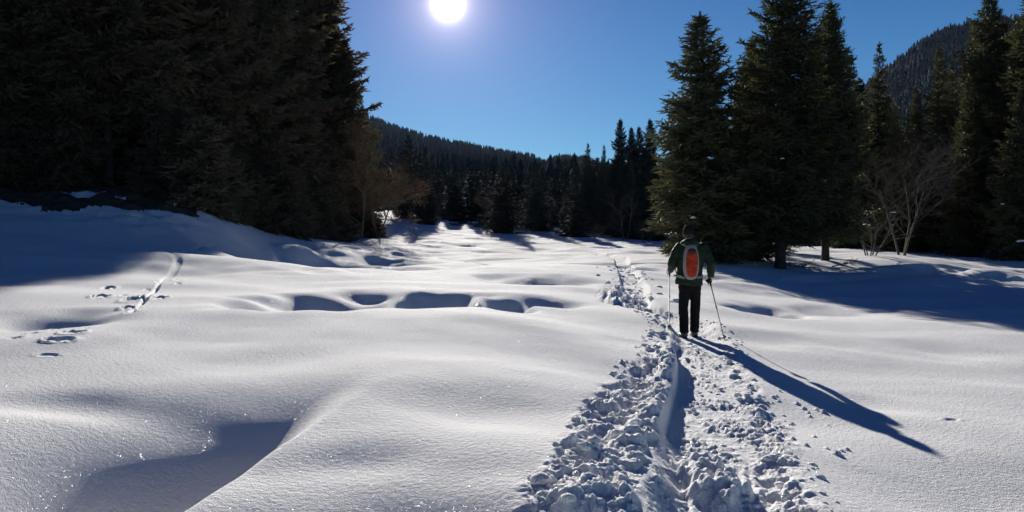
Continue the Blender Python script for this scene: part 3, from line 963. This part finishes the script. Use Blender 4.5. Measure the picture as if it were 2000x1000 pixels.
put_bare(943, 96, 6.0, 'small ochre bare tree left of the forward spruce', brown_bark, 41, depth=4, leaves=1, r0=.08, kids=(4, 4), spread=.45)
put_bare(1165, 78, 2.4, 'tangled snowy brush at the left foot of the centre-right stand', grey_bark, 43, stems=6, depth=3, r0=.04, kids=(3, 4), name='bare_shrub')


# ------------------------------------------------------------------ broken snow thrown up along the path
def ico(sub=2):
    bm = bmesh.new(); bmesh.ops.create_icosphere(bm, subdivisions=sub, radius=1)
    V = np.array([tuple(v.co) for v in bm.verts]); T = np.array([[v.index for v in f.verts] for f in bm.faces]); bm.free()
    return V, T
IV, IT = ico(3); IV2, IT2 = ico(2)
rg = np.random.default_rng(77)
cv, ct, off = [], [], 0
cand = []
for i in range(380):
    y = 3.7 + 10.5 * rg.random() ** 1.25
    left = rg.random() < .58
    xc = float(path_x(np.array([y]))[0])
    wid = 1 if y < 9 else .7
    d = -(.32 + rg.random() ** .8 * .62 * wid) if left else (.38 + rg.random() ** .9 * .5 * wid)
    cand.append((xc + d, y, .013 + .042 * rg.random() ** 3 * (1 if left else .7)))
for i in range(160):
    y = 15.2 + 20 * rg.random() ** 1.4
    cand.append((float(path_x(np.array([y]))[0]) + rg.normal(0, .35), y, .03 + .07 * rg.random() ** 2))
for i in range(90):
    y = 3.8 + 9 * rg.random(); xc = float(path_x(np.array([y]))[0])
    cand.append((xc + rg.uniform(-.15, .25), y, .012 + .02 * rg.random()))
cz = height(np.array([c[0] for c in cand]), np.array([c[1] for c in cand]))
for (x, y, r_), z in zip(cand, cz):
    U, T = (IV, IT) if r_ > .045 and y < 9 else (IV2, IT2)
    o3 = rg.uniform(-50, 50, 3)
    n_ = noise(U[:, 0] * 1.3 + o3[0], U[:, 1] * 1.3 + U[:, 2] * .9 + o3[1], 3) * .38 + noise(U[:, 0] * 3 + o3[1], U[:, 2] * 3 - U[:, 1] * 2 + o3[2], 4) * .12
    v = U * (1 + n_)[:, None] * r_ * np.array([rg.uniform(.8, 1.25), rg.uniform(.8, 1.25), rg.uniform(.5, .75)])
    a = rg.uniform(0, 6.28); c_, s_ = math.cos(a), math.sin(a)
    v = np.stack([v[:, 0] * c_ - v[:, 1] * s_, v[:, 0] * s_ + v[:, 1] * c_, v[:, 2]], -1) + np.array([x, y, z + r_ * rg.uniform(-.25, .25)])
    cv.append(v); ct.append(T + off); off += len(v)
tag(link('snow_chunks', mesh_np('snow_chunks', np.concatenate(cv), np.concatenate(ct), True, snow)),
    'broken lumps of snow kicked up along both sides of the trodden path', 'snow', None, 'stuff')

# ------------------------------------------------------------------ the walker
FX, FY = 2.93, 12.66
def ellring(c, rx, ry, d=None, n_=20):
    return c, rx, ry, d
def loft(bm, rings, n_=20):
    """rings: (centre, rx, ry, axis) ; closed solid with domed ends."""
    loops = []
    for i, (c, rx, ry) in enumerate(rings):
        c = Vector(c)
        a = Vector(rings[min(i + 1, len(rings) - 1)][0]) - Vector(rings[max(i - 1, 0)][0])
        a.normalize()
        ex = Vector((1, 0, 0)) - a * a.x
        if ex.length < .3: ex = Vector((0, 0, 1)) - a * a.z
        ex.normalize(); ey = a.cross(ex)
        loops.append([bm.verts.new(c + ex * rx * math.cos(t_) + ey * ry * math.sin(t_)) for t_ in [2 * math.pi * k / n_ for k in range(n_)]])
    for l0, l1 in zip(loops[:-1], loops[1:]):
        for k in range(n_): bm.faces.new((l0[k], l0[(k + 1) % n_], l1[(k + 1) % n_], l1[k]))
    bm.faces.new(loops[0][::-1]); bm.faces.new(loops[-1])
def blob(bm, c, r_):
    m_ = Matrix.Translation(c) @ Matrix.Diagonal((*r_, 1))
    bmesh.ops.create_icosphere(bm, subdivisions=3, radius=1, matrix=m_)
def solid(name, build, voxel, m_, parent, smooth_it=4, folds=0.0, fs=9, loc=None):
    """fuse lofted forms into one continuous surface."""
    bm = bmesh.new(); build(bm)
    bmesh.ops.recalc_face_normals(bm, faces=bm.faces)
    me = bpy.data.meshes.new(name + '_form'); bm.to_mesh(me); bm.free()
    o = bpy.data.objects.new(name + '_form', me); COL.objects.link(o)
    md = o.modifiers.new('r', 'REMESH'); md.mode = 'VOXEL'; md.voxel_size = voxel
    sm = o.modifiers.new('s', 'SMOOTH'); sm.iterations = smooth_it; sm.factor = .5
    dg = bpy.context.evaluated_depsgraph_get()
    res = bpy.data.meshes.new_from_object(o.evaluated_get(dg))
    bpy.data.objects.remove(o)
    k = len(res.vertices)
    co = np.empty(k * 3, dtype=np.float32); res.vertices.foreach_get('co', co); co = co.reshape(-1, 3)
    if folds:
        nn = np.empty(k * 3, dtype=np.float32); res.vertices.foreach_get('normal', nn); nn = nn.reshape(-1, 3)
        f = noise(co[:, 0] * fs + co[:, 1] * fs * .6, co[:, 2] * fs * 1.5 + co[:, 0] * 3, 5) + .5 * noise(co[:, 0] * fs * 2.1 - co[:, 1] * 4, co[:, 2] * fs * 3, 6)
        co = co + nn * (f * folds)[:, None]
        res.vertices.foreach_set('co', co.astype(np.float32).ravel())
    res.polygons.foreach_set('use_smooth', np.ones(len(res.polygons), dtype=bool))
    res.name = name
    res.materials.clear(); res.materials.append(m_)
    return link(name, res, parent, loc)

skin = mat('skin', (.50, .30, .22), .55, .4)
jacket_m = mat('green_jacket_cloth', (.010, .024, .010), .7, .3, (.015, .032, .013), 6, .35, 60)
trouser_m = mat('black_trouser_cloth', (.006, .006, .008), .8, .15, (.011, .011, .013), 8, .3, 80)
beanie_m = mat('dark_knit', (.014, .013, .014), .95, .1, (.03, .028, .028), 30, .8, 120)
glove_m = mat('black_glove', (.010, .010, .010), .7, .3)
boot_m = mat('boot_leather', (.022, .018, .016), .6, .4, (.04, .035, .03), 10, .4, 50)
sole_m = mat('boot_sole', (.012, .012, .012), .8, .3)
strap_m = mat('pale_boot_strap', (.42, .42, .40), .6, .3)
orange_m = mat('orange_nylon', (.52, .038, .008), .6, .3, (.34, .022, .006), 7, .4, 25)
dark_red = mat('dark_mesh_pocket', (.10, .035, .028), .8, .2, (.05, .025, .022), 30)
grey_m = mat('light_grey_nylon', (.34, .32, .28), .65, .35, (.26, .25, .22), 9, .3, 60)
dark_m = mat('dark_webbing', (.03, .03, .032), .7, .3)
alu_m = mat('grey_pole_metal', (.22, .22, .23), .35, .5, metallic=.8)
black_pole = mat('black_pole_paint', (.02, .02, .022), .4, .5)
hair_m = mat('brown_hair', (.05, .03, .02), .6, .4)

person = bpy.data.objects.new('person', None); COL.objects.link(person)
person.location = (FX, FY, 0.0)
tag(person, 'hiker seen from behind in green jacket, black trousers and dark beanie, walking with two poles', 'person')

LA = [(-.19, .0, 1.47), (-.31, -.03, 1.23), (-.285, .22, 1.10), (-.28, .29, 1.095)]
RA = [(.19, .0, 1.47), (.315, -.06, 1.22), (.335, .05, 1.00), (.33, .085, .945)]
def arm(bm, A, r_, extra=0):
    a, b, c, d = map(Vector, A)
    pts = [a, a.lerp(b, .5) + Vector((0, 0, .012)), b, b.lerp(c, .5), c]
    rr_ = [r_[0], r_[1], r_[2], r_[3], r_[4]]
    loft(bm, [(p_, q, q) for p_, q in zip(pts, rr_)], 16)
    blob(bm, b, (r_[2] * 1.02,) * 3); blob(bm, a, (r_[0] * 1.05,) * 3)
LLEG = [(-.095, 0, .92), (-.115, .03, .49), (-.108, -.01, .09)]
RLEG = [(.065, 0, .92), (.092, .08, .49), (.090, .13, .09)]
def f_body(bm):
    loft(bm, [((0, .02, .88), .15, .11), ((0, .01, 1.05), .14, .10), ((0, 0, 1.3), .165, .115), ((0, 0, 1.45), .15, .10), ((-.02, .0, 1.52), .07, .065),
              ((-.03, .015, 1.60), .058, .06), ((-.035, .02, 1.66), .06, .07)])
    for A in (LA, RA): arm(bm, A, (.055, .05, .045, .04, .032))
    for Lg in (LLEG, RLEG):
        a, b, c = map(Vector, Lg)
        loft(bm, [(a, .085, .09), (a.lerp(b, .5), .075, .08), (b, .055, .06), (b.lerp(c, .4), .055, .062), (c, .038, .045)], 16)
        loft(bm, [(c + Vector((0, -.06, -.02)), .035, .035), (c + Vector((0, .05, -.035)), .04, .035), (c + Vector((0, .15, -.05)), .04, .022)], 12)
    blob(bm, (-.04, .035, 1.715), (.074, .092, .108))                 # skull
    blob(bm, (-.04, .075, 1.655), (.050, .050, .052))                 # jaw
    blob(bm, (-.04, .132, 1.692), (.013, .020, .022))                 # nose
    blob(bm, (-.04, .118, 1.655), (.024, .012, .008))                 # lips
    for sx in (-1, 1):
        blob(bm, (-.04 + sx * .076, .03, 1.70), (.010, .020, .030))   # ears
        blob(bm, (-.04 + sx * .030, .114, 1.722), (.016, .012, .008)) # brow
solid('body', f_body, .0085, skin, person, 3)
for sx in (-1, 1):
    bm = bmesh.new(); bmesh.ops.create_uvsphere(bm, u_segments=12, v_segments=8, radius=.011)
    me = bpy.data.meshes.new('eye'); bm.to_mesh(me); bm.free(); me.materials.append(sole_m)
    link('eye', me, person, (-.04 + sx * .030, .112, 1.708))
def f_hair(bm):
    blob(bm, (-.04, .018, 1.69), (.080, .085, .075))
solid('hair', f_hair, .01, hair_m, person, 2, .003, 30)

def f_jacket(bm):
    loft(bm, [((-.035, .0, .862), .228, .170), ((-.03, .0, .93), .222, .168), ((-.02, .0, 1.06), .208, .155), ((-.01, -.005, 1.2), .212, .158),
              ((0, -.01, 1.34), .225, .155), ((0, -.01, 1.44), .215, .140), ((-.01, -.01, 1.50), .165, .118), ((-.02, .0, 1.55), .115, .10), ((-.03, .01, 1.615), .098, .098)], 28)
    arm(bm, LA, (.088, .086, .080, .070, .055)); arm(bm, RA, (.088, .086, .078, .068, .056))
    loft(bm, [((-.15, -.045, 1.545), .05, .04), ((-.09, -.115, 1.56), .075, .06), ((-.03, -.135, 1.565), .085, .065), ((.03, -.115, 1.56), .075, .06), ((.09, -.045, 1.545), .05, .04)], 16)   # hood lying on the neck
solid('jacket', f_jacket, .012, jacket_m, person, 4, .0075, 8)
def f_tr(bm):
    loft(bm, [((-.015, .0, .95), .185, .135), ((-.015, .0, .86), .185, .14), ((-.015, 0, .80), .165, .13)], 24)
    for Lg in (LLEG, RLEG):
        a, b, c = map(Vector, Lg)
        loft(bm, [(a, .105, .12), (a.lerp(b, .35), .098, .11), (a.lerp(b, .75), .085, .09), (b, .080, .085), (b.lerp(c, .4), .078, .088),
                  (b.lerp(c, .85), .076, .090), (c + Vector((0, 0, .0)), .074, .092)], 18)
solid('trousers', f_tr, .012, trouser_m, person, 3, .008, 9)
def f_bean(bm):
    loft(bm, [((-.04, .022, 1.700), .084, .100), ((-.04, .022, 1.735), .089, .104), ((-.04, .02, 1.775), .084, .098), ((-.038, .01, 1.81), .066, .078), ((-.03, .0, 1.832), .035, .04)], 24)
solid('beanie', f_bean, .008, beanie_m, person, 3, .003, 22)
def f_cuff(bm):
    loft(bm, [((-.04, .022, 1.690), .088, .104), ((-.04, .022, 1.725), .093, .108)], 24)
c_ = solid('beanie_cuff', f_cuff, .008, beanie_m, person, 2)

def f_boot(sx, Lg, yaw):
    c = Vector(Lg[2])
    def f(bm):
        loft(bm, [(c + Vector((0, -.005, .06)), .056, .065), (c + Vector((0, -.005, .0)), .054, .064), (c + Vector((0, 0, -.04)), .050, .070)], 16)
        loft(bm, [(c + Vector((0, -.075, -.045)), .036, .036), (c + Vector((sx * .004, .0, -.04)), .048, .045), (c + Vector((sx * .01, .10, -.050)), .054, .034),
                  (c + Vector((sx * .012, .18, -.058)), .050, .026), (c + Vector((sx * .010, .215, -.062)), .030, .018)], 16)
    return f
def f_sole(sx, Lg):
    c = Vector(Lg[2])
    def f(bm):
        loft(bm, [(c + Vector((0, -.10, -.080)), .036, .016), (c + Vector((0, -.02, -.080)), .046, .016), (c + Vector((sx * .01, .10, -.080)), .058, .016),
                  (c + Vector((sx * .012, .20, -.078)), .048, .015), (c + Vector((sx * .01, .235, -.072)), .028, .012)], 16)
    return f
for sx, Lg in ((-1, LLEG), (1, RLEG)):
    b_ = solid('boot', f_boot(sx, Lg, 0), .007, boot_m, person, 3)
    solid('sole', f_sole(sx, Lg), .006, sole_m, b_, 2)
    ac = Acc(); c = Vector(Lg[2])
    for dz, dy in ((-.055, -.075), (-.02, -.07)):
        pts = [c + Vector((.058 * math.cos(t_), .0 + .078 * math.sin(t_) , dz + .015 * math.cos(t_ * 2))) for t_ in [math.pi * (.0 + k / 16 * 2) for k in range(17)]]
        ac.tube(pts, [.006] * 17, 6)
    link('ankle_strap', ac.mesh('ankle_strap', strap_m), b_)

# gloves: palm and five fingers closed round the grip; the grip's axis is local z
def f_glove(flip):
    def f(bm):
        s_ = flip
        blob(bm, (s_ * .030, 0, .0), (.018, .032, .046))
        for i, (z, ln, r_) in enumerate(((.034, 2.7, .0115), (.011, 3.0, .012), (-.012, 2.85, .0115), (-.033, 2.4, .010))):
            pts = []
            for k in range(7):
                a = -.5 + ln * k / 6
                rad = .030 - .003 * k / 6
                pts.append(((s_ * rad * math.cos(a) * 1.0, rad * 1.05 * math.sin(a) + .006, z - .002 * k), r_ * (1 - .22 * k / 6), r_ * (1 - .22 * k / 6)))
            loft(bm, pts, 10); blob(bm, pts[-1][0], (pts[-1][1],) * 3)
        th = [(s_ * .030, -.022, .012), (s_ * .020, -.036, .030), (0, -.034, .046), (-s_ * .018, -.024, .052)]
        loft(bm, [(p_, q, q) for p_, q in zip(th, (.016, .0145, .013, .011))], 10); blob(bm, th[-1], (.011,) * 3)
        loft(bm, [((s_ * .032, -.004, .0), .026, .028), ((s_ * .034, -.03, .03), .027, .027)], 12)
    return f
def ground_hit(px, py):
    x, y = hit(px, py, lambda a, b: height(np.array([a]), np.array([b]))[0]); return Vector((x, y, Hh(x, y)))
def pole(hand_local, tip_px, label, lift):
    hand = Vector(hand_local) + Vector((FX, FY, 0))
    tip = ground_hit(*tip_px) + Vector((0, 0, -.03))
    ax = (hand - tip).normalized()
    top = hand + ax * .06
    Ln = (top - tip).length
    root = bpy.data.objects.new('trekking_pole', None); COL.objects.link(root)
    root.location = tip
    q = ax.to_track_quat('Z', 'Y'); root.rotation_euler = q.to_euler()
    tag(root, label, 'trekking pole', "the walker's pair of poles")
    def tb(nm, pts, rads, m_, par=root, sides=10):
        ac = Acc(); ac.tube(pts, rads, sides, True); return link(nm, ac.mesh(nm, m_), par)
    tb('tip', [(0, 0, 0), (0, 0, .04), (0, 0, .09)], [.003, .005, .007], alu_m)
    tb('basket', [(0, 0, .070), (0, 0, .074), (0, 0, .082), (0, 0, .086)], [.034, .040, .032, .010], black_pole, sides=16)
    tb('lower_shaft', [(0, 0, .09), (0, 0, Ln * .52)], [.0078, .0078], alu_m)
    tb('clamp', [(0, 0, Ln * .51), (0, 0, Ln * .55)], [.0125, .0125], black_pole)
    tb('upper_shaft', [(0, 0, Ln * .53), (0, 0, Ln - .13)], [.0092, .0092], black_pole)
    g = tb('grip', [(0, 0, Ln - .15), (0, 0, Ln - .12), (0, 0, Ln - .08), (0, 0, Ln - .02), (0, 0, Ln), (0, 0, Ln + .012)], [.014, .017, .015, .016, .020, .014], dark_m)
    tb('strap', [(0, .016, Ln - .01), (.03, .03, Ln - .04), (.045, .02, Ln - .10), (.03, -.02, Ln - .13), (.0, -.016, Ln - .02)], [.005] * 5, dark_m, g, 6)
    return root, hand, q
P1, h1, q1 = pole((-.283, .33, 1.09), (1307, 642), 'trekking pole on the left of the walker, planted ahead in the path', 0)
P2, h2, q2 = pole((.335, .10, .925), (1416, 664), 'trekking pole slanting out on the right of the walker, tip in the path edge', 0)
for h_, q_, fl in ((h1, q1, -1), (h2, q2, 1)):
    g = solid('glove', f_glove(fl), .0045, glove_m, person, 2)
    g.location = h_ - person.location; g.rotation_euler = q_.to_euler()

# backpack
pack = bpy.data.objects.new('backpack', None); COL.objects.link(pack)
pack.location = (FX - .045, FY - .16, .96)
tag(pack, 'slim orange and pale grey backpack worn by the hiker', 'backpack')
def pillow(name, w, h, d, y0, zc, m_, par, pw=2.6, wr=.004, seed=1, pear=0.0, nu=44, nv=64):
    V = []
    for j in range(nv):
        th = -math.pi / 2 + math.pi * j / (nv - 1)
        for i in range(nu):
            a = 2 * math.pi * i / nu
            ca, sa = math.cos(a), math.sin(a)
            def sp(c, e): return math.copysign(abs(c) ** e, c)
            x = w * sp(math.cos(th), 2 / pw) * sp(ca, .75)
            yy = d * sp(math.cos(th), .6) * sp(sa, .8)
            z = h * sp(math.sin(th), .9)
            x *= 1 + pear * (-z / h)
            V.append((x, y0 + yy, zc + z))
    V = np.array(V)
    V[:, 1] += wr * (noise(V[:, 0] * 16 + seed, V[:, 2] * 22, seed) + .6 * noise(V[:, 0] * 40, V[:, 2] * 30, seed + 2)) * 2
    i = np.arange(nu * nv).reshape(nv, nu); j = np.roll(i, -1, 1)
    q = np.stack([i[:-1], j[:-1], j[1:], i[1:]], -1).reshape(-1, 4)
    return link(name, mesh_np(name, V, q, True, m_), par)
shell = pillow('shell', .128, .285, .085, -.03, .285, grey_m, pack, 3.2, .003, 3, .06)
panel = pillow('orange_panel', .093, .232, .052, -.100, .275, orange_m, pack, 3.0, .006, 5)
ac = Acc()
zp = [(-.075 * math.cos(a) , -.128 - .016 * math.sin(a), .415 + .055 * math.sin(a)) for a in [math.pi * k / 14 for k in range(15)]]
ac.tube(zp, [.0035] * 15, 6); link('zip', ac.mesh('zip', dark_m), panel)
flap = pillow('top_pocket', .070, .052, .050, -.108, .452, dark_red, panel, 2.6, .003, 9, nu=28, nv=24)
ac = Acc(); ac.tube([(-.03, -.05, .56), (-.02, -.075, .60), (.02, -.075, .60), (.03, -.05, .56)], [.006] * 4, 6); link('haul_loop', ac.mesh('haul_loop', dark_m), pack)
for sx in (-1, 1):
    ac = Acc()
    pts = [(sx * .07, .0, .54), (sx * .10, .045, .575), (sx * .125, .12, .575), (sx * .14, .24, .54), (sx * .15, .325, .44), (sx * .16, .335, .30), (sx * .19, .26, .16), (sx * .19, .14, .08), (sx * .12, .02, .05)]
    ac.tube(pts, [.016, .022, .024, .022, .018, .012, .010, .010, .010], 8); link('shoulder_strap', ac.mesh('shoulder_strap', grey_m), pack)
    ac = Acc()
    pts = [(sx * .09, -.03, .035), (sx * .15, .0, .05), (sx * .200, .05, .06), (sx * .232, .16, .06), (sx * .20, .27, .05), (sx * .08, .335, .045)]
    ac.tube(pts, [.030, .028, .022, .012, .010, .008], 8); link('hip_belt', ac.mesh('hip_belt', grey_m), pack)

# ------------------------------------------------------------------ snow lying on boughs, and small things near the trees
def snow_clump(px, py, Y, w, label, seed, tall=.4):
    q = np.random.default_rng(seed)
    e = ray(px, py); t_ = Y / e.y
    V = IV2.copy()
    n_ = noise(V[:, 0] * 1.6 + seed, V[:, 1] * 1.6 + V[:, 2], seed) * .5
    V = V * (1 + n_)[:, None] * w * np.array([1, .8, tall])
    V[:, 2] += -.25 * (V[:, 0] ** 2) / w
    o = link('snow_clump', mesh_np('snow_clump', V, IT2, True, snow), None, (e.x * t_, Y, CAMZ + e.z * t_))
    return tag(o, label, 'snow clump', 'clumps of snow caught on spruce boughs')
snow_clump(1608, 352, 38.6, .20, 'biggest snow clump, high on the second big spruce crown', 3)
snow_clump(1354, 424, 38.3, .14, 'snow clump on a bough just above the walker\'s head', 4)
snow_clump(1347, 421, 38.4, .09, 'small snow clump left of the one above the walker', 5)
snow_clump(1528, 309, 36.8, .09, 'lone snow clump in the middle of the largest spruce', 6)
for i, (px, py, Y, w, lb) in enumerate([(1668, 452, 44, .20, 'snow on low bough left of the leafless tree, lower one'), (1692, 438, 44.5, .20, 'snow on low bough left of the leafless tree, right one'),
        (1745, 414, 46, .16, 'snow bolster in the lower branches of the leafless tree'), (1885, 292, 44, .09, 'snow streak on dark bough right of the leafless tree'),
        (1958, 398, 42, .10, 'snow streak low on the right border spruce'), (1996, 470, 41.5, .26, 'snow bulk at the right border above the snow')]):
    snow_clump(px, py, Y, w, lb, 20 + i, .22)
def dead_branch(px, Y, ln, yaw, seed, label):
    q = random.Random(seed); ac = Acc(); x = at(px, Y)
    def br(p_, d, l, r_, lev):
        pts = [p_]; 
        for k in range(4):
            d = (d + Vector((q.gauss(0, .14), q.gauss(0, .14), q.gauss(0, .07)))).normalized(); pts.append(pts[-1] + d * l / 4)
        ac.tube(pts, [r_ * (1 - .2 * k) for k in range(5)], 4)
        if lev < 2:
            for k in range(7): br(pts[q.randint(1, 4)], (d + Vector((q.gauss(0, .8), q.gauss(0, .8), q.gauss(.3, .35)))).normalized(), l * .42, r_ * .5, lev + 1)
    br(Vector((0, 0, .08)), Vector((math.cos(yaw), math.sin(yaw), .15)), ln, .035, 0)
    o = link('fallen_branch', ac.mesh('fallen_branch', bark), None, (x, Y, ground_z(x, Y)))
    tag(o, label, 'branch', 'fallen branches under the big spruces')
dead_branch(1415, 38.5, 2.2, .3, 1, 'fallen twiggy branch on the snow right of the walker\'s shoulder')
dead_branch(1452, 39.2, 2.0, 2.6, 2, 'fallen branch between the walker and the thick trunk')
dead_branch(1590, 38.2, 2.0, 2.9, 3, 'dark fallen branch right of the thick trunk')
dead_branch(1625, 38.8, 1.8, .5, 4, 'fallen branch at the right edge of the big spruces')

# ------------------------------------------------------------------ thin winter haze filling the valley
hz = bpy.data.materials.new('haze')
hz.use_nodes = True
ht = hz.node_tree; ht.nodes.clear()
ho = ht.nodes.new('ShaderNodeOutputMaterial'); pv = ht.nodes.new('ShaderNodeVolumePrincipled')
pv.inputs['Color'].default_value = (.42, .62, 1.0, 1)
pv.inputs['Density'].default_value = HAZE_DENSITY
pv.inputs['Anisotropy'].default_value = .35
ht.links.new(pv.outputs[0], ho.inputs['Volume'])
bm = bmesh.new(); bmesh.ops.create_cube(bm, size=1)
me = bpy.data.meshes.new('haze'); bm.to_mesh(me); bm.free(); me.materials.append(hz)
allz = [HV1[..., 2].max(), HV2[..., 2].max()]
ztop = max(allz) + 40; zbot = min(float(GZ.min()), HV1[..., 2].min(), HV2[..., 2].min()) - 5
xs = max(abs(GX).max(), abs(HV1[..., 0]).max(), abs(HV2[..., 0]).max()) + 20
y1 = max(HV1[..., 1].max(), HV2[..., 1].max(), GY.max()) + 20; y0 = GY.min() - 10
haze = link('haze', me); haze.scale = (2 * xs, y1 - y0, ztop - zbot); haze.location = (0, (y0 + y1) / 2, (ztop + zbot) / 2)
tag(haze, 'thin bluish winter haze filling the valley air', 'haze', None, 'stuff')
